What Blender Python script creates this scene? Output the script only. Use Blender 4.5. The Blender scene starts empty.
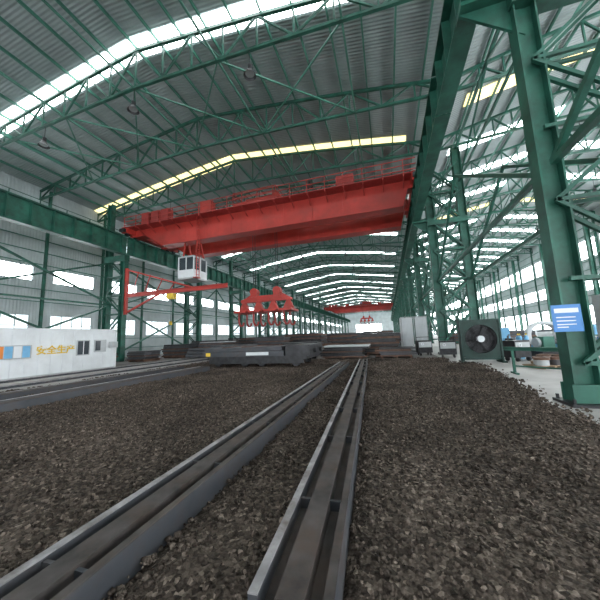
import bpy, bmesh, math, random
import numpy as np
from mathutils import Matrix, Vector, noise
random.seed(7); rng=np.random.default_rng(7)
D=bpy.data; COL=bpy.context.scene.collection

# ------------------------------------------------------------------ materials
def nmat(name, base, rough=0.6, metal=0.0, var=0.25, scale=3.0, bump=0.0, bscale=30.0, spec=0.4, dirt=None, dirt_amt=0.5, dscale=1.0):
    m=D.materials.new(name); m.use_nodes=True; nt=m.node_tree; N=nt.nodes; L=nt.links
    b=N['Principled BSDF']; b.inputs['Roughness'].default_value=rough; b.inputs['Metallic'].default_value=metal
    b.inputs['Specular IOR Level'].default_value=spec
    tc=N.new('ShaderNodeTexCoord'); no=N.new('ShaderNodeTexNoise'); no.inputs['Scale'].default_value=scale; no.inputs['Detail'].default_value=6
    L.new(tc.outputs['Object'],no.inputs['Vector'])
    cr=N.new('ShaderNodeValToRGB'); cr.color_ramp.elements[0].position=0.3; cr.color_ramp.elements[1].position=0.7
    cr.color_ramp.elements[0].color=(*[c*(1-var) for c in base],1); cr.color_ramp.elements[1].color=(*[min(1,c*(1+var)) for c in base],1)
    L.new(no.outputs['Fac'],cr.inputs['Fac']); out=cr.outputs['Color']
    if dirt:
        n2=N.new('ShaderNodeTexNoise'); n2.inputs['Scale'].default_value=dscale; n2.inputs['Detail'].default_value=8; n2.inputs['Roughness'].default_value=0.7
        L.new(tc.outputs['Object'],n2.inputs['Vector'])
        r2=N.new('ShaderNodeValToRGB'); r2.color_ramp.elements[0].position=0.45; r2.color_ramp.elements[1].position=0.7
        r2.color_ramp.elements[1].color=(dirt_amt,)*3+(1,); r2.color_ramp.elements[0].color=(0,0,0,1)
        L.new(n2.outputs['Fac'],r2.inputs['Fac'])
        mx=N.new('ShaderNodeMixRGB'); mx.inputs['Color2'].default_value=(*dirt,1)
        L.new(r2.outputs['Color'],mx.inputs['Fac']); L.new(out,mx.inputs['Color1']); out=mx.outputs['Color']
    L.new(out,b.inputs['Base Color'])
    if bump>0:
        n3=N.new('ShaderNodeTexNoise'); n3.inputs['Scale'].default_value=bscale; n3.inputs['Detail'].default_value=5
        L.new(tc.outputs['Object'],n3.inputs['Vector'])
        bp=N.new('ShaderNodeBump'); bp.inputs['Strength'].default_value=bump; bp.inputs['Distance'].default_value=0.05
        L.new(n3.outputs['Fac'],bp.inputs['Height']); L.new(bp.outputs['Normal'],b.inputs['Normal'])
    return m
def sheet(name, base, axis, scale=4.0):
    m=nmat(name,base,rough=0.55,var=0.15,scale=0.4,dirt=tuple(c*0.6 for c in base),dirt_amt=0.5,dscale=0.25)
    nt=m.node_tree; N=nt.nodes; L=nt.links; b=N['Principled BSDF']
    tc=N.new('ShaderNodeTexCoord'); w=N.new('ShaderNodeTexWave'); w.bands_direction=axis; w.inputs['Scale'].default_value=scale
    L.new(tc.outputs['Object'],w.inputs['Vector'])
    bp=N.new('ShaderNodeBump'); bp.inputs['Strength'].default_value=0.6; bp.inputs['Distance'].default_value=0.05
    L.new(w.outputs['Fac'],bp.inputs['Height']); L.new(bp.outputs['Normal'],b.inputs['Normal'])
    return m
def emat(name,col,st):
    m=D.materials.new(name); m.use_nodes=True; b=m.node_tree.nodes['Principled BSDF']
    b.inputs['Base Color'].default_value=(*[c*0.7 for c in col],1); b.inputs['Emission Color'].default_value=(*col,1); b.inputs['Emission Strength'].default_value=st
    b.inputs['Roughness'].default_value=0.5
    return m
GREEN=nmat('green_paint',(0.022,0.110,0.078),0.45,var=0.35,scale=1.5,dirt=(0.015,0.03,0.025),dirt_amt=0.7,dscale=1.2)
GREEN2=nmat('green_paint_light',(0.05,0.17,0.125),0.5,var=0.25,scale=1.0)
DGREEN=nmat('dark_green_enamel',(0.010,0.035,0.028),0.5,var=0.3)
RED=nmat('red_crane_paint',(0.44,0.040,0.030),0.4,var=0.2,scale=0.6,dirt=(0.16,0.03,0.02),dirt_amt=0.5,dscale=0.7)
DRED=nmat('dark_red_paint',(0.33,0.04,0.035),0.5,var=0.2)
DARK=nmat('dark_steel',(0.035,0.035,0.038),0.45,metal=0.4,var=0.4,scale=4)
STEEL=nmat('mill_scale_steel',(0.075,0.08,0.092),0.5,metal=0.3,var=0.4,scale=2,dirt=(0.06,0.04,0.03),dirt_amt=0.8,dscale=2)
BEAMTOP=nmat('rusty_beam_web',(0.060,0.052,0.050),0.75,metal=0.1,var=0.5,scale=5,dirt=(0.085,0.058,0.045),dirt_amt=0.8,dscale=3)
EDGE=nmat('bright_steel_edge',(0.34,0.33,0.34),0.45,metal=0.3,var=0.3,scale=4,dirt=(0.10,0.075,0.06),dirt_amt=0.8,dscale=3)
RUST=nmat('rusty_steel',(0.12,0.065,0.045),0.75,var=0.4,scale=3)
WHITE=nmat('white_panel',(0.72,0.74,0.76),0.5,var=0.05,scale=1,dirt=(0.4,0.4,0.4),dirt_amt=0.3,dscale=0.8)
GREY=nmat('grey_enamel',(0.42,0.44,0.45),0.45,var=0.1)
BLUE=nmat('blue_sign',(0.05,0.20,0.50),0.4,var=0.08)
LBLUE=nmat('light_blue_paint',(0.15,0.38,0.60),0.4,var=0.1)
YEL=nmat('yellow_paint',(0.75,0.50,0.05),0.5,var=0.1)
ORG=nmat('orange_paint',(0.70,0.22,0.04),0.5,var=0.1)
GLASS=nmat('dark_glass',(0.05,0.06,0.07),0.1,var=0.1,spec=0.8)
WOOD=nmat('pallet_wood',(0.26,0.18,0.11),0.8,var=0.3,scale=6)
CONC=nmat('concrete_floor',(0.42,0.40,0.39),0.5,var=0.15,scale=0.5,bump=0.15,bscale=8,dirt=(0.24,0.22,0.21),dirt_amt=0.7,dscale=0.35)
DIRT=nmat('dusty_ground',(0.15,0.14,0.135),0.8,var=0.3,scale=1.2,bump=0.4,bscale=10,dirt=(0.26,0.25,0.24),dirt_amt=0.7,dscale=0.5)
ROOF=sheet('roof_sheet',(0.32,0.37,0.37),'Y',1.5)
WALL=sheet('wall_sheet',(0.46,0.51,0.52),'Y',1.2)
WALLX=sheet('end_wall_sheet',(0.50,0.55,0.56),'X',1.2)
SKY=emat('skylight_panel',(0.93,0.98,1.0),9.0)
SKYY=emat('skylight_panel_yellowed',(1.0,0.86,0.42),1.6)
PANE=emat('window_daylight',(0.93,0.97,1.0),10.5)
PANE2=emat('window_daylight_dim',(0.85,0.93,0.97),1.5)
TRIM=nmat('window_frame',(0.30,0.36,0.36),0.5,var=0.1)

def gravel_mat():
    m=D.materials.new('slag_gravel'); m.use_nodes=True; nt=m.node_tree; N=nt.nodes; L=nt.links; b=N['Principled BSDF']
    b.inputs['Roughness'].default_value=0.9; b.inputs['Specular IOR Level'].default_value=0.15
    tc=N.new('ShaderNodeTexCoord'); vo=N.new('ShaderNodeTexVoronoi'); vo.inputs['Scale'].default_value=30
    L.new(tc.outputs['Object'],vo.inputs['Vector'])
    cr=N.new('ShaderNodeValToRGB'); e=cr.color_ramp.elements
    e[0].position=0.0; e[0].color=(0.030,0.023,0.019,1); e[1].position=1.0; e[1].color=(0.25,0.20,0.165,1)
    x=e.new(0.5); x.color=(0.080,0.062,0.051,1); x=e.new(0.88); x.color=(0.13,0.103,0.085,1)
    sp=N.new('ShaderNodeSeparateColor'); L.new(vo.outputs['Color'],sp.inputs['Color']); L.new(sp.outputs['Red'],cr.inputs['Fac'])
    no=N.new('ShaderNodeTexNoise'); no.inputs['Scale'].default_value=0.45; no.inputs['Detail'].default_value=6; L.new(tc.outputs['Object'],no.inputs['Vector'])
    r=N.new('ShaderNodeMapRange'); r.inputs['From Min'].default_value=0.3; r.inputs['From Max'].default_value=0.7; r.inputs['To Min'].default_value=0.55; r.inputs['To Max'].default_value=1.4
    L.new(no.outputs['Fac'],r.inputs['Value'])
    mx=N.new('ShaderNodeMixRGB'); mx.blend_type='MULTIPLY'; mx.inputs['Fac'].default_value=1
    L.new(cr.outputs['Color'],mx.inputs['Color1']); L.new(r.outputs['Result'],mx.inputs['Color2']); L.new(mx.outputs['Color'],b.inputs['Base Color'])
    v2=N.new('ShaderNodeTexVoronoi'); v2.inputs['Scale'].default_value=34; L.new(tc.outputs['Object'],v2.inputs['Vector'])
    bp=N.new('ShaderNodeBump'); bp.inputs['Strength'].default_value=0.9; bp.inputs['Distance'].default_value=0.03; bp.invert=True
    L.new(v2.outputs['Distance'],bp.inputs['Height']); L.new(bp.outputs['Normal'],b.inputs['Normal'])
    return m
GRAVEL=gravel_mat()

# ------------------------------------------------------------------ mesh builder
class MB:
    def __init__(s): s.v=[]; s.f=[]; s.m=[]; s.mats=[]
    def mi(s,mat):
        if mat not in s.mats: s.mats.append(mat)
        return s.mats.index(mat)
    def add(s,vs,fs,mat):
        o=len(s.v); k=s.mi(mat); s.v+= [tuple(v) for v in vs]
        for f in fs: s.f.append([o+i for i in f]); s.m.append(k)
    def box(s,x0,x1,y0,y1,z0,z1,mat):
        vs=[(x0,y0,z0),(x1,y0,z0),(x1,y1,z0),(x0,y1,z0),(x0,y0,z1),(x1,y0,z1),(x1,y1,z1),(x0,y1,z1)]
        s.add(vs,[(0,3,2,1),(4,5,6,7),(0,1,5,4),(1,2,6,5),(2,3,7,6),(3,0,4,7)],mat)
    def frame(s,p0,p1,up):
        p0=Vector(p0);p1=Vector(p1);d=(p1-p0).normalized();up=Vector(up)
        if abs(d.dot(up))>0.99: up=Vector((1,0,0)) if abs(d.x)<0.9 else Vector((0,1,0))
        a=d.cross(up).normalized(); b=a.cross(d); return p0,p1,a,b
    def bar(s,p0,p1,w,h,mat,up=(0,0,1),oa=0,ob=0):
        p0,p1,a,b=s.frame(p0,p1,up); q=a*oa+b*ob
        vs=[p+q+a*(i*w/2)+b*(j*h/2) for p in (p0,p1) for i,j in ((-1,-1),(1,-1),(1,1),(-1,1))]
        s.add(vs,[(0,1,2,3)[::-1],(4,5,6,7),(0,1,5,4),(1,2,6,5),(2,3,7,6),(3,0,4,7)],mat)
    def ibeam(s,p0,p1,w,h,mat,up=(0,0,1),tf=0.03,tw=0.02):
        s.bar(p0,p1,w,tf,mat,up,0,h/2-tf/2); s.bar(p0,p1,w,tf,mat,up,0,-h/2+tf/2); s.bar(p0,p1,tw,h-2*tf,mat,up)
    def cyl(s,p0,p1,r,mat,n=16,r2=None,cap=True):
        p0,p1,a,b=s.frame(p0,p1,(0,0,1)); r2=r if r2 is None else r2
        vs=[p+a*math.cos(2*math.pi*i/n)*rr+b*math.sin(2*math.pi*i/n)*rr for p,rr in ((p0,r),(p1,r2)) for i in range(n)]
        fs=[(i,(i+1)%n,n+(i+1)%n,n+i) for i in range(n)]
        if cap: fs+= [tuple(range(n))[::-1],tuple(range(n,2*n))]
        s.add(vs,fs,mat)
    def tube(s,p0,p1,r,ri,mat,n=24):
        p0,p1,a,b=s.frame(p0,p1,(0,0,1)); vs=[]
        for p,rr in ((p0,r),(p1,r),(p1,ri),(p0,ri)):
            vs+=[p+a*math.cos(2*math.pi*i/n)*rr+b*math.sin(2*math.pi*i/n)*rr for i in range(n)]
        fs=[]
        for k in range(4):
            k2=(k+1)%4
            fs+=[(k*n+i,k*n+(i+1)%n,k2*n+(i+1)%n,k2*n+i) for i in range(n)]
        s.add(vs,fs,mat)
    def prism_y(s,poly,y0,y1,mat):
        n=len(poly); vs=[(x,y0,z) for x,z in poly]+[(x,y1,z) for x,z in poly]
        s.add(vs,[tuple(range(n)),tuple(range(n,2*n))[::-1]]+[(i,(i+1)%n,n+(i+1)%n,n+i)[::-1] for i in range(n)],mat)
    def mesh(s,name):
        me=D.meshes.new(name); me.from_pydata(s.v,[],s.f); me.update()
        for m in s.mats: me.materials.append(m)
        me.polygons.foreach_set('material_index',s.m)
        return me
    def obj(s,name,loc=(0,0,0),rz=0):
        return place(s.mesh(name),name,loc,rz)
def place(me,name,loc=(0,0,0),rz=0,parent=None):
    o=D.objects.new(name,me); o.location=loc; o.rotation_euler=(0,0,rz); COL.objects.link(o)
    if parent: o.parent=parent
    return o

# ------------------------------------------------------------------ dims
Y0,Y1=-30.0,210.0
XL,XV,XR=-33.0,5.1,29.0
EV=17.9
RM,RS=2.7,2.2
def gab(X,a,b):
    c=(a+b)/2; h=(b-a)/2; u=abs((X-c)/h); return 1-(u*.75+.25*u*u)
def rz(X):
    return EV+RM*gab(X,XL,XV) if X<=XV else EV+RS*gab(X,XV,XR)

m=MB(); m.box(XL-2,XR+2,Y0-2,Y1+2,-0.3,0.0,CONC); m.obj('floor')
m=MB(); m.box(-32.5,-14,-25,60,0.0,0.02,DIRT); m.box(-14,3.2,20,120,0.0,0.02,DIRT); m.obj('dusty_ground_patch')

def long_wall(name,x,bands,pitch,gap,first):
    m=MB(); t=0.12; zs=0
    for (a,b,_) in bands:
        m.box(x-t,x+t,Y0,Y1,zs,a,WALL)
        y=Y0
        while y<Y1:
            m.box(x-t,x+t,y,y+gap,a,b,WALL); y+=pitch
        zs=b
    m.box(x-t,x+t,Y0,Y1,zs,EV+.1,WALL)
    sgn=1 if x<0 else -1
    for z in np.arange(1.2,17,1.25):
        if not any(a-0.1<z<b+0.1 for a,b,_ in bands): m.bar((x+sgn*0.2,Y0,z),(x+sgn*0.2,Y1,z),0.1,0.07,GREEN2)
    y=Y0+gap/2
    while y<Y1:
        m.box(min(x+sgn*0.12,x+sgn*.3),max(x+sgn*0.12,x+sgn*0.3),y-0.12,y+0.12,0,EV,GREEN); y+=pitch
    m.obj(name)
    for i,(a,b,mat) in enumerate(bands):
        w=MB(); y=Y0
        while y<Y1:
            p0,p1=y+gap,min(y+pitch,Y1); w.box(x-0.03,x+0.03,p0,p1,a,b,mat)
            for k in range(5):
                yy=p0+(p1-p0)*k/4; w.box(x-0.06,x+0.06,yy-0.04,yy+0.04,a,b,TRIM)
            for zz in (a+0.04,(a+b)/2,b-0.04): w.box(x-0.06,x+0.06,p0,p1,zz-0.035,zz+0.035,TRIM)
            y+=pitch
        w.obj('window_%d'%(first+i))
long_wall('wall_left',XL,[(2.8,4.9,PANE2),(8.2,9.7,PANE),(13.9,14.9,PANE2)],6.0,1.8,1)
long_wall('wall_right',XR,[(1.2,4.8,PANE),(7.0,9.0,PANE),(11.6,14.4,PANE)],6.0,1.0,4)
def end_wall(name,y,wn):
    m=MB(); w=MB(); t=0.12
    m.box(XL,XR,y-t,y+t,9.5,EV,WALLX)
    for a,b in ((XL,-22),(-4,9),(24,XR)): m.box(a,b,y-t,y+t,0,9.5,WALLX)
    for a,b in ((XL,XV),(XV+.001,XR)):
        n=10; xx=[a+(b-a)*i/n for i in range(n+1)]
        m.prism_y([(x_,rz(x_)) for x_ in xx][::-1],y-t,y+t,WALLX)
    m.obj(name)
    for a,b in ((-22,-4),(9,24)):
        w.box(a,b,y-0.03,y+0.03,0,9.5,PANE)
        for k in range(9):
            xx=a+(b-a)*k/8; w.box(xx-.08,xx+.08,y-.1,y+.1,0,9.5,TRIM)
        for zz in (0.1,4,9.4): w.box(a,b,y-.1,y+.1,zz-.08,zz+.08,TRIM)
    w.obj('window_%d'%wn)
end_wall('wall_far',Y1,7); end_wall('wall_near',Y0,8)

def roof(name,a,b):
    m=MB(); n=16; xx=[a+(b-a)*i/n for i in range(n+1)]
    for i in range(n):
        x0,x1=xx[i],xx[i+1]; z0=EV if i==0 else rz(x0); z1=EV if i==n-1 else rz(x1)
        vs=[(x0,Y0,z0),(x1,Y0,z1),(x1,Y1,z1),(x0,Y1,z0),(x0,Y0,z0+.1),(x1,Y0,z1+.1),(x1,Y1,z1+.1),(x0,Y1,z0+.1)]
        m.add(vs,[(0,3,2,1),(4,5,6,7),(0,1,5,4),(1,2,6,5),(2,3,7,6),(3,0,4,7)],ROOF)
    return m.obj(name)
roof('ceiling_main_bay',XL,XV); roof('ceiling_side_bay',XV,XR)
m=MB()
def strip(a,b,y,mat,skip):
    n=16; xx=[a+(b-a)*i/n for i in range(n+1)]
    for i in range(n):
        if i in skip: continue
        x0,x1=xx[i],xx[i+1]; z0,z1=rz(x0+1e-5)-.04,rz(x1)-.04
        m.add([(x0,y,z0),(x1,y,z1),(x1,y+1.2,z1),(x0,y+1.2,z0)],[(0,3,2,1)],mat)
k=0; y=-24.5
while y<Y1-2:
    strip(XL,XV,y,SKYY if k in (4,) else SKY,(15,) if k==4 else (0,15)); y+=12; k+=1
k=0; y=-21.5
while y<Y1-2:
    strip(XV,XR,y,SKYY if k in (7,11) else SKY,(0,7,8,15)); y+=6; k+=1
m.obj('skylight_strips')
m=MB()
for a,b,n in ((XL,XV,22),(XV,XR,14)):
    for i in range(1,n):
        x=a+(b-a)*i/n; m.bar((x,Y0+.2,rz(x)-.18),(x,Y1-.2,rz(x)-.18),0.09,0.2,GREEN2)
m.obj('roof_purlins')
def chordz(x,a,b):
    xx=min(max(x,a+.01),b-.01); t=rz(xx)-.38
    return t, EV-1.25+(0.9 if b<XR else .7)*gab(xx,a,b)
def truss(a,b,name):
    m=MB(); n=18; xx=[a+0.15+(b-a-0.3)*i/n for i in range(n+1)]
    for i in range(n):
        x0,x1=xx[i],xx[i+1]; (t0,b0),(t1,b1)=chordz(x0,a,b),chordz(x1,a,b)
        m.bar((x0,0,t0),(x1,0,t1),0.18,0.18,GREEN); m.bar((x0,0,b0),(x1,0,b1),0.16,0.16,GREEN)
        m.bar((x0,0,b0),(x0,0,t0),0.09,0.09,GREEN)
        if i%2: m.bar((x0,0,t0),(x1,0,b1),0.1,0.1,GREEN)
        else: m.bar((x0,0,b0),(x1,0,t1),0.1,0.1,GREEN)
    t1,b1=chordz(xx[-1],a,b); m.bar((xx[-1],0,b1),(xx[-1],0,t1),0.12,0.12,GREEN)
    return m.mesh(name)
ta=truss(XL,XV,'roof_truss'); tb=truss(XV,XR,'roof_truss_side_bay')
y=Y0+6
while y<Y1-3:
    place(ta,'roof_truss',(0,y,0)); place(tb,'side_roof_truss',(0,y,0)); y+=6
m=MB()
xs=(-25.5,-20,-14,-8,-1)
for x in xs+(10,17,24):
    a,b=(XL,XV) if x<XV else (XV,XR); z=chordz(x,a,b)[1]
    m.bar((x,Y0+.3,z),(x,Y1-.3,z),0.1,0.1,GREEN2)
for yb in range(-12,180,24):
    for i in range(4):
        z0=chordz(xs[i],XL,XV)[1]; z1=chordz(xs[i+1],XL,XV)[1]
        m.bar((xs[i],yb,z0),(xs[i+1],yb+6,z1),.08,.08,GREEN2); m.bar((xs[i],yb+6,z0),(xs[i+1],yb,z1),.08,.08,GREEN2)
m.obj('truss_bracing')
m=MB(); m.cyl((0,0,0),(0,0,.9),.02,DARK,6); m.cyl((0,0,0),(0,0,-.3),.12,DARK,14); m.cyl((0,0,-.3),(0,0,-.62),.14,DARK,20,r2=.34,cap=False); m.cyl((0,0,-.5),(0,0,-.52),.24,GREY,20)
lm=m.mesh('high_bay_lamp')
for y in range(12,110,12):
    for x in (-22,-14,-6,14.5,22):
        a,b=(XL,XV) if x<XV else (XV,XR); place(lm,'high_bay_lamp',(x,y,chordz(x,a,b)[1]-.95))

# ------------------------------------------------------------------ columns
HR=10.7
def lattice_col(xin,xout,legs,name,leg=0.5,w=.42,brk=None,lw=.09,st=1.9,xx=False):
    m=MB()
    for x,top in legs:
        m.ibeam((x,0,0.06),(x,0,top),w,leg,GREEN,up=(1,0,0),tf=0.04,tw=0.03)
        m.box(x-.42,x+.42,-.4,.4,0,0.06,DARK)
        for sx in (-1,1):
            for sy in (-1,1): m.cyl((x+sx*.35,sy*.32,.06),(x+sx*.35,sy*.32,.16),.035,DARK,8)
        for yy in (-.23,.2): m.box(x-.3,x+.3,yy,yy+.03,0.06,0.45,GREEN)
    hmax=min(l[1] for l in legs)
    for yy in (-w*.4,w*.4):
        z=0.9; k=0
        while z+st<hmax:
            a,b=(xin,xout) if k%2==0 else (xout,xin)
            m.bar((a,yy,z),(b,yy,z+st),lw,lw,GREEN)
            if xx: m.bar((b,yy+.05,z),(a,yy+.05,z+st),lw,lw,GREEN)
            m.bar((xin,yy,z),(xout,yy,z),lw,lw,GREEN)
            z+=st; k+=1
    xa,xb=min(xin,xout),max(xin,xout)
    if brk is not None:
        m.box(brk-.3,xin+.1,-.3,.3,HR-.12,HR,GREEN); m.prism_y([(brk-.3,HR-.12),(xin,HR-.12),(xin,HR-1.3)],-.04,.04,GREEN)
        m.box(xa-.3,xb+.3,-.3,.3,HR-.5,HR-.1,GREEN)
    else: m.box(xa-.3,xb+.3,-.3,.3,HR-.6,HR,GREEN)
    return m.mesh(name)
cr0=lattice_col(4.05,6.3,[(4.05,16.6),(6.3,16.6)],'lattice_column',brk=2.9)
cr=lattice_col(4.0,6.3,[(4.0,16.6),(6.3,16.6)],'lattice_column',leg=.6,w=.55,brk=2.9,lw=.13,st=2.4,xx=True)
cl=lattice_col(-25.2,-27.3,[(-25.2,HR),(-27.3,16.6)],'lattice_column_left',leg=.55,w=.5,lw=.11)
YR=[8.0,24.0]+[24+12*i for i in range(1,15)]
YLs=[-14.6,-2.6,9.4]+[21.4+12*i for i in range(0,15)]
for y in YR+[-8]: place(cr0 if y<20 else cr,'lattice_column',(0,y,0))
for y in YLs: place(cl,'lattice_column',(0,y,0))
m=MB(); m.ibeam((27.6,0,0),(27.6,0,16.7),0.4,0.5,GREEN,up=(1,0,0),tf=.04,tw=.03); m.box(27.1,28.1,-.4,.4,0,.05,DARK)
for z in np.arange(1,16,2.0): m.bar((27.6,0,z),(28.65,0,z+1),.08,.08,GREEN)
mm=m.mesh('side_column')
for y in YR+[-8]: place(mm,'side_column',(0,y,0))
def bracing(name,x,ys,pairs,top=10.0,extra=False):
    m=MB()
    for i in range(len(ys)-1):
        a,b=ys[i]+.3,ys[i+1]-.3
        m.bar((x,a,5.6),(x,b,5.6),.14,.14,GREEN)
        if i in pairs:
            for z0,z1 in ((0.6,5.6),(5.6,top)):
                m.bar((x,a,z0),(x,b,z1),.15,.15,GREEN); m.bar((x+.16,a,z1),(x+.16,b,z0),.15,.15,GREEN)
        else:
            mid=(a+b)/2
            m.bar((x,a,5.6),(x,mid,top),.13,.13,GREEN); m.bar((x,b,5.6),(x,mid,top),.13,.13,GREEN)
        if extra:
            m.bar((x,a,13.5),(x,b,13.5),.12,.12,GREEN); m.bar((x,a,16.3),(x,b,16.3),.16,.16,GREEN)
            m.bar((x,a,13.5),(x,(a+b)/2,16.3),.1,.1,GREEN); m.bar((x,b,13.5),(x,(a+b)/2,16.3),.1,.1,GREEN)
    m.obj(name)
ysr=sorted(YR+[-8]); ysl=YLs
bracing('column_bracing',4.05,ysr,{2,4,7,10},extra=True); bracing('column_bracing',6.3,ysr,{2,5,8},extra=True); bracing('column_bracing',-26.4,ysl,{2,3,6,9,12})

def runway(x,side,L=12.0,ya=-20.6):
    m=MB(); g=.04
    m.ibeam((x,g,11.65),(x,L-g,11.65),0.6,1.88,GREEN,tf=.05,tw=.03)
    y=.75
    while y<L:
        m.box(x-.28,x+.28,y-.015,y+.015,10.77,12.53,GREEN); y+=1.5
    m.bar((x,0,12.66),(x,L,12.66),.09,.12,DARK)
    if side<0:
        m.box(x-1.2,x-.3,0,L,12.5,12.56,GREEN)
        y=1
        while y<L: m.bar((x-1.2,y,12.5),(x-1.2,y,13.6),.05,.05,GREEN); y+=2
        for z in (13.05,13.6): m.bar((x-1.2,0,z),(x-1.2,L,z),.05,.05,GREEN)
    me=m.mesh('crane_runway_girder'); y=ya
    while y+L<Y1: place(me,'crane_runway_girder',(0,y,0)); y+=L
runway(-25.0,-1,ya=-26.6); runway(2.9,0,ya=-24)

# ------------------------------------------------------------------ crane
def crane_mesh(xl,xr,name,trx,cab=True):
    m=MB()
    for y in (0.0,4.2):
        poly=[(xl-.4,12.85),(xl+1.6,12.85),(xl+3.8,11.5),(xr-1.0,11.5),(xr-.6,12.85),(xr+.3,12.85),(xr+.3,13.85),(xl-.4,13.85)]
        m.prism_y(poly,y-.5,y+.5,RED)
        m.box(xl-.4,xr+.3,y-.58,y+.58,13.85,13.92,RED); m.box(xl+3.8,xr-1.0,y-.58,y+.58,11.44,11.5,RED)
        m.bar((xl,y,13.99),(xr,y,13.99),.1,.14,DARK)
        x=xl+4
        while x<xr-1:
            m.box(x-.02,x+.02,y-.53,y+.53,11.5,13.85,RED); x+=2.6
    for y0,y1 in ((-1.6,-.5),(4.7,5.8)):
        m.box(xl,xr,y0,y1,13.5,13.56,DRED); yo=y0 if y0<0 else y1
        for z in (13.75,14.15,14.6): m.bar((xl,yo,z),(xr,yo,z),.05,.05,RED)
        x=xl
        while x<=xr: m.bar((x,yo,13.3),(x,yo,14.6),.05,.05,RED); m.bar((x,yo,13.5),(x,-.5 if y0<0 else 4.7,12.9),.07,.07,DRED); x+=1.5
    for x in (xl,xr):
        m.box(x-.35,x+.35,-1.6,5.8,12.98,13.6,RED)
        for y in (-1.2,-.2,4.4,5.4): m.cyl((x-.12,y,12.97),(x+.12,y,12.97),.24,DARK,16)
        m.box(x-.3,x+.3,-1.9,-1.6,13.05,13.35,DARK); m.box(x-.3,x+.3,5.8,6.1,13.05,13.35,DARK)
    for x in (xl+2.0,xl+3.2,xl+4.4): m.box(x,x+.9,-1.4,-.7,13.56,14.8,DRED)
    m.box(xl+9,xl+10.2,-1.4,-.7,13.56,14.7,RED); m.box(xr-6,xr-4.6,-1.4,-.7,13.56,14.5,DRED)
    t=trx; m.box(t-2.2,t+2.2,-.2,4.4,14.25,14.55,RED)
    for x in (t-1.8,t+1.8):
        for y in (0,4.2): m.cyl((x,y-.1,14.25),(x,y+.1,14.25),.22,DARK,14)
    m.cyl((t-1.4,1.2,15.1),(t+1.4,1.2,15.1),.42,DRED,20); m.cyl((t-1.4,3,15.1),(t+1.4,3,15.1),.42,DRED,20)
    m.box(t+1.45,t+2.1,.8,3.5,14.55,15.5,RED); m.box(t-2.1,t-1.5,1.6,2.6,14.55,15.3,LBLUE)
    for x in (t-2.2,t+2.2):
        for z in (15.1,15.6): m.bar((x,-.2,z),(x,4.4,z),.05,.05,RED)
        for y in (-.2,2.1,4.4): m.bar((x,y,14.55),(x,y,15.6),.05,.05,RED)
    for z in (15.1,15.6):
        for y in (-.2,4.4): m.bar((t-2.2,y,z),(t+2.2,y,z),.05,.05,RED)
    if cab:
        cx=xl+7.1
        m.box(cx-.9,cx+.9,-.9,1.1,7.6,7.75,GREY); m.box(cx-.9,cx+.9,-.9,1.1,9.7,9.85,GREY); m.box(cx-.9,cx+.9,-.9,1.1,7.75,8.5,WHITE)
        for sx in (-.86,.86):
            for yy in (-.86,.1,1.06): m.bar((cx+sx,yy,8.3),(cx+sx,yy,9.75),.1,.1,WHITE)
        m.bar((cx,-.86,8.3),(cx,-.86,9.75),.08,.08,WHITE); m.box(cx-.82,cx+.82,-.84,1.02,8.5,9.7,GLASS)
        for sx in (-.7,.7):
            for yy in (-.45,.9): m.bar((cx+sx,yy,9.8),(cx+sx,yy*.4,11.5),.12,.12,RED)
        for yy in (-1.05,-.65): m.bar((cx+1.3,yy,7.7),(cx+1.3,yy,13.5),.05,.05,RED)
        for z in np.arange(7.9,13.4,.35): m.bar((cx+1.3,-1.05,z),(cx+1.3,-.65,z),.035,.035,RED)
        m.box(cx+.9,cx+1.35,-1.05,-.5,7.6,7.68,RED)
    return m
def spreader(m,t,y,z0=2.5):
    zb=z0+3.0
    for x in (t-1.2,t+1.2):
        for yy in (y-.25,y+.25): m.cyl((x,yy,14.3),(x,yy,zb+.75),.03,DARK,6)
    for x in (t-1.2,t+1.2):
        m.cyl((x,y-.3,zb+.75),(x,y+.3,zb+.75),.38,RED,20); m.box(x-.3,x+.3,y-.34,y+.34,zb+.25,zb+.7,RED)
    m.prism_y([(t-2.6,zb-.25),(t+2.6,zb-.25),(t+2.6,zb),(t+1.6,zb+.35),(t-1.6,zb+.35),(t-2.6,zb)],y-.25,y+.25,RED)
    for k in (-1,1): m.bar((t+k*1.2,y,zb+.7),(t+k*2.4,y,zb),.12,.12,RED)
    for i in range(4):
        x=t-2.3+i*4.6/3
        m.prism_y([(x-.55,zb-1.05),(x+.55,zb-1.05),(x+.15,zb-.2),(x-.15,zb-.2)],y-.18,y+.18,RED)
        for s in (-.42,.42): m.cyl((x+s,y,zb-1.0),(x+s*1.0,y,zb-2.0),.03,DARK,6)
        m.box(x-.6,x+.6,y-1.1,y+1.1,zb-1.3,zb-1.1,RED)
        for yy in (-.8,.8):
            P=[(x+.0,zb-1.3),(x+.0,zb-2.2),(x+.18,zb-2.55),(x+.42,zb-2.5),(x+.5,zb-2.2)]
            for q in range(4): m.bar((P[q][0]-.2,y+yy,P[q][1]),(P[q+1][0]-.2,y+yy,P[q+1][1]),.14,.14,DRED)
m=crane_mesh(-25.0,2.9,'overhead_crane',-11); spreader(m,-11,2.1); place(m.mesh('overhead_crane'),'overhead_crane',(0,22.6,0))
m=crane_mesh(-25.0,2.9,'c2',-8,False); spreader(m,-8,2.1,5.5); place(m.mesh('overhead_crane_far'),'overhead_crane',(0,118,0))

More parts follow.
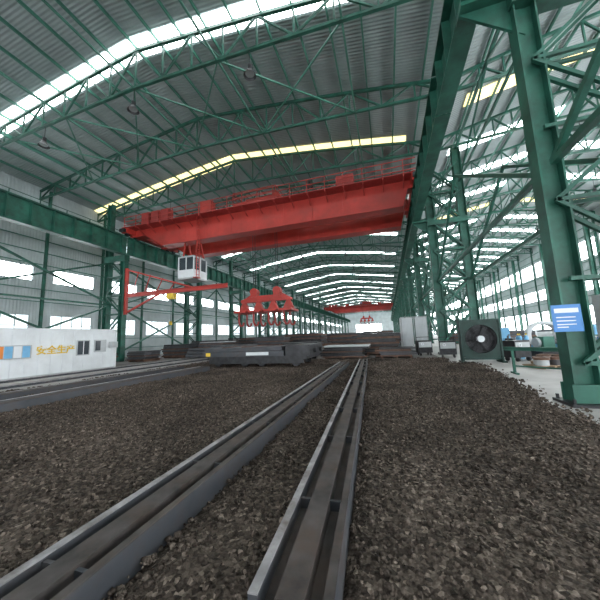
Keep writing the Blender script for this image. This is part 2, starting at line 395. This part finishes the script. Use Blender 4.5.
m=MB()
m.bar((-24.8,0,4.6),(-24.8,0,9.3),.24,.3,RED)
m.ibeam((-24.6,0,6.5),(-13.2,0,6.5),.25,.4,RED)
m.bar((-24.6,0,9.1),(-17.0,0,6.7),.14,.14,RED); m.bar((-24.6,0,4.8),(-20.8,0,6.3),.16,.16,RED)
for k in range(5):
    x=-24+k*1.5; zt=9.1-(x+24.6)*2.4/7.6; m.bar((x,0,6.6),(x+.7,0,zt-.1),.07,.07,RED)
m.box(-19.6,-18.9,-.25,.25,5.75,6.25,YEL); m.cyl((-19.25,0,5.8),(-19.25,0,3.6),.02,DARK,6)
m.bar((-19.25,0,3.65),(-19.25,0,3.3),.12,.2,YEL)
m.obj('wall_jib_crane',(0,21.4,0))

# ------------------------------------------------------------------ gravel
BEAMS=[((-2.15,0.5),(-2.45,16.0),.55),((-0.62,1.6),(-1.5,17.2),.48),((-10.0,1.0),(-10.0,13.8),.7),((-12.1,0.5),(-12.0,14.2),.6)]
def under(x,y,mg):
    for (p,q,w) in BEAMS:
        if p[1]-mg<y<q[1]+mg:
            c=p[0]+(q[0]-p[0])*(y-p[1])/(q[1]-p[1])
            if abs(x-c)<w/2+mg: return True
    return False
def gz(x,y): return 0.075+0.06*noise.noise(Vector((x*.5,y*.5,0)))+0.035*noise.noise(Vector((x*1.9,y*1.9,3)))
def edge(y):
    if y>16.6: return 3.2+0.2*noise.noise(Vector((0,y*.8,5)))
    return 3.3+1.0*min(1,max(0,(y-6.8)/9.4))+0.25*noise.noise(Vector((0,y*.8,5)))
GY0,GY1,GX0=-6.0,20.0,-14.0
vs=[];fs=[];nx,ny=170,160
for j in range(ny+1):
    y=GY0+(GY1-GY0)*j/ny; e=edge(y)
    for i in range(nx+1):
        x=GX0+(e-GX0)*i/nx; z=gz(x,y); b=min(i,nx-i,j,ny-j)
        if b<2: z=0.004 if b==0 else z*.6
        elif under(x,y,.06): z=.012
        vs.append((x,y,z))
for j in range(ny):
    for i in range(nx):
        a=j*(nx+1)+i; fs.append((a,a+1,a+nx+2,a+nx+1))
bm=bmesh.new(); bmesh.ops.create_icosphere(bm,subdivisions=1,radius=1); bm.verts.ensure_lookup_table()
IV=np.array([v.co[:] for v in bm.verts]); IF=np.array([[v.index for v in f.verts] for f in bm.faces]); bm.free()
def scatter(n,x0,x1,y0,y1,s0,s1):
    X=rng.uniform(x0,x1,n);Y=rng.uniform(y0,y1,n);S=s0+(s1-s0)*rng.random(n)**3.5
    keep=np.array([x<edge(y)+rng.normal(0,.15) and not(y>7.4 and y<8.6 and x>3.4) and not under(x,y,-.0+s*.9) for x,y,s in zip(X,Y,S)]); return X[keep],Y[keep],S[keep]
parts=[scatter(34000,-6,4.3,.5,8,.008,.036),scatter(30000,-9.6,5,6,13,.011,.046),scatter(17000,-9.6,5,12,20,.018,.062),scatter(6000,-14,-9.5,4,20,.02,.06),scatter(8000,-10,-5,2,8,.012,.045)]
X=np.concatenate([p[0] for p in parts]);Y=np.concatenate([p[1] for p in parts]);S=np.concatenate([p[2] for p in parts]); n=len(X)
Z=np.array([gz(x,y) for x,y in zip(X,Y)])
jit=1+rng.uniform(-.28,.28,(n,12,1)); sc=np.stack([S*rng.uniform(.7,1.3,n),S*rng.uniform(.7,1.3,n),S*rng.uniform(.6,1.0,n)],1)
V=IV[None]*jit*sc[:,None,:]; a=rng.uniform(0,6.28,n); t=rng.uniform(-.6,.6,n)
ca,sa,ct,st=np.cos(a)[:,None],np.sin(a)[:,None],np.cos(t)[:,None],np.sin(t)[:,None]
y2=V[:,:,1]*ct-V[:,:,2]*st; z2=V[:,:,1]*st+V[:,:,2]*ct; x3=V[:,:,0]*ca-y2*sa; y3=V[:,:,0]*sa+y2*ca
V=np.stack([x3+X[:,None],y3+Y[:,None],z2+(Z+S*.35)[:,None]],2).reshape(-1,3)
F=(IF[None]+(np.arange(n)*12)[:,None,None]).reshape(-1,3)
base=len(vs)
AV=np.concatenate([np.array(vs),V]); me=D.meshes.new('gravel_bed')
loops=np.concatenate([np.array(fs).ravel(),(F+base).ravel()]); ls=np.concatenate([np.arange(len(fs))*4,len(fs)*4+np.arange(len(F))*3])
me.vertices.add(len(AV)); me.vertices.foreach_set('co',AV.ravel()); me.loops.add(len(loops)); me.loops.foreach_set('vertex_index',loops.astype(np.int32))
me.polygons.add(len(ls)); me.polygons.foreach_set('loop_start',ls.astype(np.int32)); me.update(calc_edges=True); me.validate()
me.materials.append(GRAVEL); place(me,'gravel_bed')

# ------------------------------------------------------------------ steel beams on ground
def ground_beam(name,p0,p1,w,h,z=0.02):
    m=MB(); a=Vector((*p0,z)); b=Vector((*p1,z)); L=(b-a).length
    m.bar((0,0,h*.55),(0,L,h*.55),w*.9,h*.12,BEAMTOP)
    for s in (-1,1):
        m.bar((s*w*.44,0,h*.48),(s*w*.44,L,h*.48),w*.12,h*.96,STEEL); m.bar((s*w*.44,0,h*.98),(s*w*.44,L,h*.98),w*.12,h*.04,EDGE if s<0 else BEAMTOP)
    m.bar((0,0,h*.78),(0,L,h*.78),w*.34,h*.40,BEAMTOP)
    y=1.0
    while y<L: m.box(-w*.4,w*.4,y,y+.03,h*.1,h*.9,STEEL); y+=1.6
    o=m.obj(name,a); o.rotation_euler=(0,0,-math.atan2(b.x-a.x,b.y-a.y)); return o
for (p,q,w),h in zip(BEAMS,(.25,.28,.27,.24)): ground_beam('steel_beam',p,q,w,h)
m=MB()
for x in (-14.8,-17.4):
    m.box(x-.3,x+.3,-10,40,0.02,.1,CONC); m.bar((x,-10,.16),(x,40,.16),.08,.12,STEEL); m.bar((x,-10,.21),(x,40,.21),.14,.03,EDGE)
m.obj('ground_rail_track')

# slabs on transfer car
m=MB()
m.box(-10.6,-4.3,0,3.0,.42,.62,DARK)
for x in (-10.0,-8.2,-7.1,-5.0):
    for y in (.3,2.7): m.cyl((x,y-.1,.26),(x,y+.1,.26),.24,DARK,18)
m.box(-10.5,-4.5,.02,.12,.2,.45,DARK); m.box(-10.5,-4.5,2.85,2.95,.2,.45,DARK)
m.box(-10.8,-5.6,-.15,3.1,.62,.90,STEEL); m.box(-10.7,-5.7,-.1,3.0,.92,1.14,STEEL)
m.box(-5.5,-4.1,-.12,3.0,.60,1.2,DARK); m.cyl((-4.1,.8,.85),(-3.95,.8,.85),.12,DARK,14); m.cyl((-4.1,2.2,.85),(-3.95,2.2,.85),.12,DARK,14)
m.box(-7.9,-6.5,-.17,-.15,.68,.86,WHITE); m.box(-10.6,-10.3,-.17,-.15,.66,.86,YEL)
for x in (-9.5,-8.2): m.bar((x,-.1,1.16),(x,2.9,1.16),.06,.04,RUST)
m.obj('slab_transfer_car',(0,14.9,0.10))

def stack(name,x,y,w,l,nn,mat=STEEL,rzv=0,z0=.021):
    m=MB()
    for i in range(3): m.box(-w*.4+i*w*.4-.08,-w*.4+i*w*.4+.08,-l/2,l/2,0,.12,RUST)
    z=.12
    for i in range(nn):
        t=random.uniform(.07,.16); dx=random.uniform(-.25,.25); dy=random.uniform(-.08,.08)
        m.box(-w/2+dx,w/2+dx,-l/2+dy,l/2+dy,z,z+t,(mat,GREY,RUST,mat,DARK)[(i*7+int(abs(x)*3))%5] if i==nn-1 else (mat if i%3 else RUST)); z+=t+.015
    m.obj(name,(x,y,z0),rzv)
for (x,y,w,l,nn) in [(-3.2,21.6,3.2,2.0,7),(0.4,21.8,2.4,2.0,5),(-1.0,25.4,3.4,2.5,12),(-3.8,31,4.4,2.5,14),(-7.6,25.5,3.4,2.2,10),(-9.8,33,4.6,2.5,14),(-15.8,34,5,3,14),(-21.5,31,4,3,13),(-20.5,40,6,3,15),(-12.6,21.6,3.4,2.0,9),(-18,27,3,2.4,12),(-12,28.5,3.4,2.0,13),(-6,46,7,3,16),(-14.5,52,6.5,3,16),(-22,26,2.8,2.2,10),(0.8,46,3,6,13),(0.2,40,3,3,14),(-5,39,5,2.5,15),(-13,42,5,2.6,15),(-2,62,6,3,17),(-12,70,8,4,17),(-21,58,7,3,16),(-22.4,21.6,2.2,1.8,7)]:
    stack('steel_plate_stack',x,y,w,l,nn,[STEEL,DARK][int(x)%2],random.uniform(-.06,.06))
def bundle(x,y,rot,L,r,mat):
    m=MB()
    for xx in (-L*.3,L*.3): m.box(xx-.06,xx+.06,-r*5,r*5,0,.1,WOOD)
    for row in range(3):
        for i in range(4-row): m.tube((-L/2,(i-(3-row)/2)*r*2.05,.1+r+row*r*1.75),(L/2,(i-(3-row)/2)*r*2.05,.1+r+row*r*1.75),r,r*.85,mat,14)
    m.obj('steel_pipe_bundle',(x,y,.021),rot)
bundle(-6.2,28.2,.0,3.6,.16,RUST); bundle(-17.0,23.6,.0,3.6,.17,STEEL); bundle(1.6,34,1.5,4,.15,GREY); bundle(11,31.4,.1,4,.18,RUST)

# ------------------------------------------------------------------ site container
m=MB(); X0,X1,A,B,H=-20.8,-18.4,3.3,15.3,2.75
m.box(X0+.04,X1-.04,A+.04,B-.04,.1,H-.06,WHITE)
for x in (X0,X1-.12):
    for y in (A,B-.12): m.box(x,x+.12,y,y+.12,.02,H,WHITE)
m.box(X0,X1,A,B,H-.16,H,WHITE); m.box(X0,X1,A,B,.04,.2,GREY)
y=A+.15
while y<B-.2: m.box(X1-.05,X1-.015,y,y+.03,.2,H-.16,WHITE); y+=.6
def panel(y0,y1,z0,z1,mat,t=.02): m.box(X1-.02,X1+t,y0,y1,z0,z1,mat)
panel(12.6,13.4,1.1,2.05,GREY,.03); panel(12.66,13.34,1.16,1.99,GLASS,.04); panel(12.98,13.02,1.16,1.99,WHITE,.05)
panel(13.7,14.5,1.25,2.05,GREY,.03); panel(13.76,14.1,1.35,1.98,GLASS,.04)
panel(8.0,10.3,1.15,1.85,GREY,.03)
for k,c in enumerate((LBLUE,YEL,ORG,LBLUE,WHITE,LBLUE)): panel(8.05+k*.37,8.38+k*.37,1.2,1.8,c,.04)
m.box(X1,X1+.35,14.7,15.1,1.5,1.9,GREY)
cont=m.obj('site_office_container')
cu=D.curves.new('lettering','FONT'); cu.body='安全生产'; cu.size=.50; cu.extrude=.01; cu.offset=.012; cu.materials.append(YEL)
to=D.objects.new('lettering',cu); COL.objects.link(to); to.location=(X1+.03,10.5,1.35); to.rotation_euler=(math.pi/2,0,math.pi/2); to.parent=cont
stack('steel_plate_stack',-23.2,17.0,2.0,3,6)

# ------------------------------------------------------------------ industrial fan
m=MB(); W=1.85; R_=.78; n=32
def sq(a,hw,hh):
    cx,sx=math.cos(a),math.sin(a); k=min(hw/abs(cx) if abs(cx)>1e-6 else 9e9, hh/abs(sx) if abs(sx)>1e-6 else 9e9); return cx*k,sx*k
for y in (-.25,.25):
    vs=[]
    for i in range(n):
        a=2*math.pi*(i+.5)/n; vs.append((R_*math.cos(a),y,1.25+R_*math.sin(a))); q=sq(a,W/2,1.0); vs.append((q[0],y,1.25+q[1]))
    m.add(vs,[(2*i,2*i+1,(2*i+3)%(2*n),(2*i+2)%(2*n)) for i in range(n)],DGREEN)
m.tube((0,-.25,1.25),(0,.25,1.25),R_+.02,R_-.01,DARK,32)
for sx in (-1,1):
    m.box(sx*W/2-.04,sx*W/2+.04,-.3,.3,.05,2.3,DGREEN); m.box(sx*W/2-.1,sx*W/2+.1,-.5,.5,0,.08,DGREEN)
m.box(-W/2,W/2,-.28,.28,2.22,2.3,DGREEN); m.box(-W/2,W/2,-.28,.28,.15,.25,DGREEN)
m.box(-W/2,W/2,.2,.27,.25,2.22,DARK)
m.tube((0,-.3,1.25),(0,-.27,1.25),R_+.03,R_-.02,DGREEN,32)
for r in (.2,.36,.52,.68): m.tube((0,-.3,1.25),(0,-.28,1.25),r+.008,r-.008,DARK,28)
for i in range(12):
    a=math.pi*2*i/12; m.bar((.1*math.cos(a),-.29,1.25+.1*math.sin(a)),(R_*math.cos(a),-.29,1.25+R_*math.sin(a)),.015,.015,DARK,up=(0,1,0))
for i in range(6):
    a=math.pi*2*i/6; d=Vector((math.cos(a),0,math.sin(a))); p=Vector((-math.sin(a),.35,math.cos(a))).normalized()
    c0=Vector((0,-.05,1.25)); vs=[c0+d*.12-p*.06,c0+d*.12+p*.06,c0+d*.72+p*.16,c0+d*.72-p*.08]; m.add(vs,[(0,1,2,3)],DARK)
m.cyl((0,-.33,1.25),(0,.0,1.25),.17,WHITE,20)
m.obj('industrial_fan',(4.75,17.7,.0))

m=MB()
for x in (1.3,2.35,3.4):
    for y in (0,2.4): m.bar((x,y,0),(x,y,3.1),.06,.06,GREY)
for y in (0,2.4): m.bar((1.3,y,3.1),(3.4,y,3.1),.06,.06,GREY)
for x in (1.3,3.4): m.bar((x,0,3.1),(x,2.4,3.1),.06,.06,GREY)
def curtain(p,q,z0,z1,n=40):
    vs=[];p=Vector(p);q=Vector(q);d=(q-p);nr=Vector((-d.y,d.x,0)).normalized()
    for i in range(n+1):
        o=p+d*(i/n)+nr*.05*math.sin(i*1.3); vs+=[(o.x,o.y,z0),(o.x,o.y,z1)]
    m.add(vs,[(2*i,2*i+2,2*i+3,2*i+1) for i in range(n)],WHITE)
curtain((1.3,0,0),(2.25,0,0),.25,3.05); curtain((2.45,0,0),(3.4,0,0),.1,3.05); curtain((3.4,0,0),(3.4,2.4,0),.1,3.05); curtain((1.3,2.4,0),(1.3,0,0),.1,3.05)
m.obj('welding_curtain_booth',(-.1,26.8,.021))

m=MB()
m.box(-.5,.5,-.35,.35,.2,1.1,DARK); m.box(-.45,.45,-.38,-.35,.6,1.0,GREY)
for x in (-.35,.35):
    for y in (-.3,.3): m.cyl((x-.04,y,.12),(x+.04,y,.12),.12,DARK,14)
m.tube((-.2,-.42,.85),(-.2,-.38,.85),.1,.06,WHITE,16); m.bar((-.5,0,1.1),(-.5,0,1.35),.04,.04,DARK); m.bar((.5,0,1.1),(.5,0,1.35),.04,.04,DARK); m.bar((-.5,0,1.35),(.5,0,1.35),.04,.04,DARK)
wm=m.mesh('welding_machine')
for x,y,z,r in ((2.5,23.2,0.02,.2),(3.75,21.2,0,-.1),(8.2,22.5,0,.3),(14.2,24,0,-.4),(6.6,18.2,0,.5)): place(wm,'welding_machine',(x,y,z),r)
m=MB(); m.cyl((0,0,0),(0,0,1.2),.12,LBLUE,16); m.cyl((0,0,1.2),(0,0,1.33),.12,LBLUE,16,r2=.05); m.cyl((0,0,1.33),(0,0,1.45),.035,YEL,10); m.box(-.06,.06,-.03,.03,1.42,1.46,DARK)
gm=m.mesh('gas_cylinder')
for x,y in ((7.3,19.5),(7.65,19.6),(7.4,20.0),(6.9,26.5),(7.2,26.7)): place(gm,'gas_cylinder',(x,y,0))
m=MB(); m.cyl((0,0,0),(0,0,.88),.29,BLUE,24)
for z in (.02,.3,.6,.87): m.tube((0,0,z-.015),(0,0,z+.015),.305,.28,BLUE,24)
m.cyl((.15,0,.88),(.15,0,.9),.04,GREY,10)
om=m.mesh('oil_drum')
for x,y in ((10.3,22.3),(10.95,22.5),(16.4,24.4),(8.0,32.5),(21,24),(7.2,21.6)): place(om,'oil_drum',(x,y,0))
m=MB(); m.box(-1.2,1.2,-.4,.4,.78,.85,RUST)
for x in (-1.1,1.1):
    for y in (-.33,.33): m.bar((x,y,0),(x,y,.78),.07,.07,DGREEN)
m.box(-1.1,1.1,-.35,.35,.2,.24,DGREEN); m.box(-.9,-.5,-.2,.2,.85,1.15,BLUE); m.cyl((.2,0,.85),(.2,0,1.1),.14,STEEL,16); m.box(.6,.95,-.2,.15,.85,1.05,RED)
m.box(-.5,.4,-.2,.2,.24,.5,GREY)
wb=m.mesh('workbench')
for x,y,r in ((11.3,18.6,.15),(14.6,19.6,-.1),(8.9,17.4,1.2),(19,22.6,.1)): place(wb,'workbench',(x,y,0),r)
m=MB(); m.box(-.5,.5,-.25,.25,.08,1.85,GREY); m.box(-.5,.5,-.25,.25,0,.08,DARK)
for s in (-1,1): m.box(.01 if s>0 else -.48,.48 if s>0 else -.01,-.27,-.25,.12,1.8,LBLUE); m.bar((s*.07,-.28,.9),(s*.07,-.28,1.1),.02,.02,DARK)
tcm=m.mesh('tool_cabinet')
for x,y,r in ((7.8,23.9,.0),(8.3,26.2,.0),(12.8,23.4,0),(16.2,28.6,.1)): place(tcm,'tool_cabinet',(x,y,0),r)
m=MB()
for x in (-.5,0,.5): m.box(x-.06,x+.06,-.5,.5,0,.1,WOOD)
for i in range(6): m.box(-.6,.6,-.5+i*.18,-.38+i*.18,.1,.13,WOOD)
for i,(x,y) in enumerate(((-.3,-.2),(.3,-.2),(0,.22))):
    m.tube((x,y,.13),(x,y,.35),.24,.1,STEEL if i%2 else GREY,20); m.tube((x,y,.36),(x,y,.46),.28,.16,RUST,20)
pm=m.mesh('pallet_of_flanges')
for x,y in ((10.4,15.6),(11.6,16.8),(13.4,17.6),(16,18),(12.6,14.2),(7.2,16.4),(6.4,15.0)): place(pm,'pallet_of_flanges',(x,y,0),random.uniform(-.4,.4))

m=MB(); m.box(-.27,.27,-.02,.0,-.3,.3,BLUE); m.box(-.22,.22,-.025,-.02,.12,.22,WHITE)
for z in (.02,-.06,-.14,-.2): m.box(-.2,.15 if z>-.15 else .0,-.025,-.02,z-.012,z+.012,WHITE)
m.obj('blue_notice_sign',(3.83,7.74,1.90))

m=MB()
m.bar((-.05,0,0),(-.05,0,.9),.08,.08,GREEN); m.bar((-1.4,1.4,0),(-1.4,1.4,.9),.08,.08,GREEN)
m.ibeam((-1.6,1.6,.95),(.25,-.2,.95),.12,.14,GREEN); m.bar((-.05,-.3,.03),(-.05,.3,.03),.08,.06,GREEN); m.bar((-1.4,1.1,.03),(-1.4,1.7,.03),.08,.06,GREEN); m.bar((-.05,0,.3),(-1.4,1.4,.3),.05,.05,GREEN)
m.obj('green_work_stand',(5.95,11.6,0))

m=MB(); m.box(-.45,.45,-.25,.25,.9,2.9,GREY); m.box(-.4,-.01,-.27,-.25,1.0,2.8,WHITE); m.box(.01,.4,-.27,-.25,1.0,2.8,WHITE); m.box(-.06,-.03,-.3,-.27,1.8,2.0,DARK); m.box(.1,.3,-.28,-.27,2.3,2.5,YEL)
for x in (-.4,.4):
    for y in (-.2,.2): m.bar((x,y,0),(x,y,.9),.06,.06,GREY)
m.obj('electrical_cabinet',(8.3,13.8,0))

def pipe(name,x,y,L,r,rot,mat=GREY,z=None):
    m=MB(); zc=r+.35
    m.tube((0,-L/2,zc),(0,L/2,zc),r,r-.05,mat,28)
    for yy in (-L/2,L/2): m.tube((0,yy-.06,zc),(0,yy+.06,zc),r+.16,r-.05,WHITE,28)
    for yy in (-L/3,L/3):
        m.box(-r*.9,r*.9,yy-.08,yy+.08,0,.12,LBLUE); m.prism_y([(-r*.9,.12),(-r*.45,.12),(-r*.75,r*.75)],yy-.08,yy+.08,LBLUE); m.prism_y([(r*.45,.12),(r*.9,.12),(r*.75,r*.75)],yy-.08,yy+.08,LBLUE)
        m.box(-r*.5,r*.5,yy-.07,yy+.07,.12,.37,LBLUE)
    m.obj(name,(x,y,0),rot)
pipe('flanged_pipe',11.0,25.4,2.6,.85,-.3,WHITE); pipe('flanged_pipe',15.5,32,4,.5,1.2); pipe('flanged_pipe',9.0,28.6,3,.35,1.4,STEEL); pipe('flanged_pipe',14,36.5,5,.6,1.3,STEEL); pipe('flanged_pipe',19.4,26,4,.6,.9); pipe('flanged_pipe',13.8,27.2,2.4,.6,.1,WHITE)
for (x,y) in ((10.0,35),(9.5,41),(15,44),(20,36),(11,55)): stack('steel_plate_stack',x,y,4,2.2,11,z0=0)
m=MB(); m.box(-1.1,1.1,-.5,.5,0,.35,DARK); m.box(-.9,-.3,-.4,.4,.35,1.2,GREEN2); m.box(.2,.9,-.4,.4,.35,.8,LBLUE); m.cyl((-.3,0,.85),(.9,0,.95),.14,STEEL,16); m.cyl((-.95,0,.85),(-1.1,0,.85),.3,GREY,20); lt=m.mesh('lathe_machine')
for (x,y) in ((9.4,20.5),(12.6,21.3),(17,20.8),(21,20)): place(lt,'lathe_machine',(x,y,0),.2)

w=D.worlds.new('World'); bpy.context.scene.world=w; w.use_nodes=True; nt=w.node_tree
sk=nt.nodes.new('ShaderNodeTexSky'); sk.sky_type='HOSEK_WILKIE'; sk.turbidity=6; nt.links.new(sk.outputs['Color'],nt.nodes['Background'].inputs['Color']); nt.nodes['Background'].inputs['Strength'].default_value=1.0

sc=bpy.context.scene; sc.view_settings.view_transform='Standard'; sc.view_settings.look='None'; sc.view_settings.exposure=0.22
cam=D.cameras.new('camera'); o=D.objects.new('camera',cam); COL.objects.link(o)
cam.lens=16.8; cam.sensor_width=36; cam.clip_end=600
R=Matrix.Rotation(math.radians(17.05),3,'Z')@Matrix.Rotation(math.radians(97.6),3,'X')@Matrix.Rotation(math.radians(-2.2),3,'Z')
o.matrix_world=Matrix.Translation((0,0,1.7))@R.to_4x4(); sc.camera=o
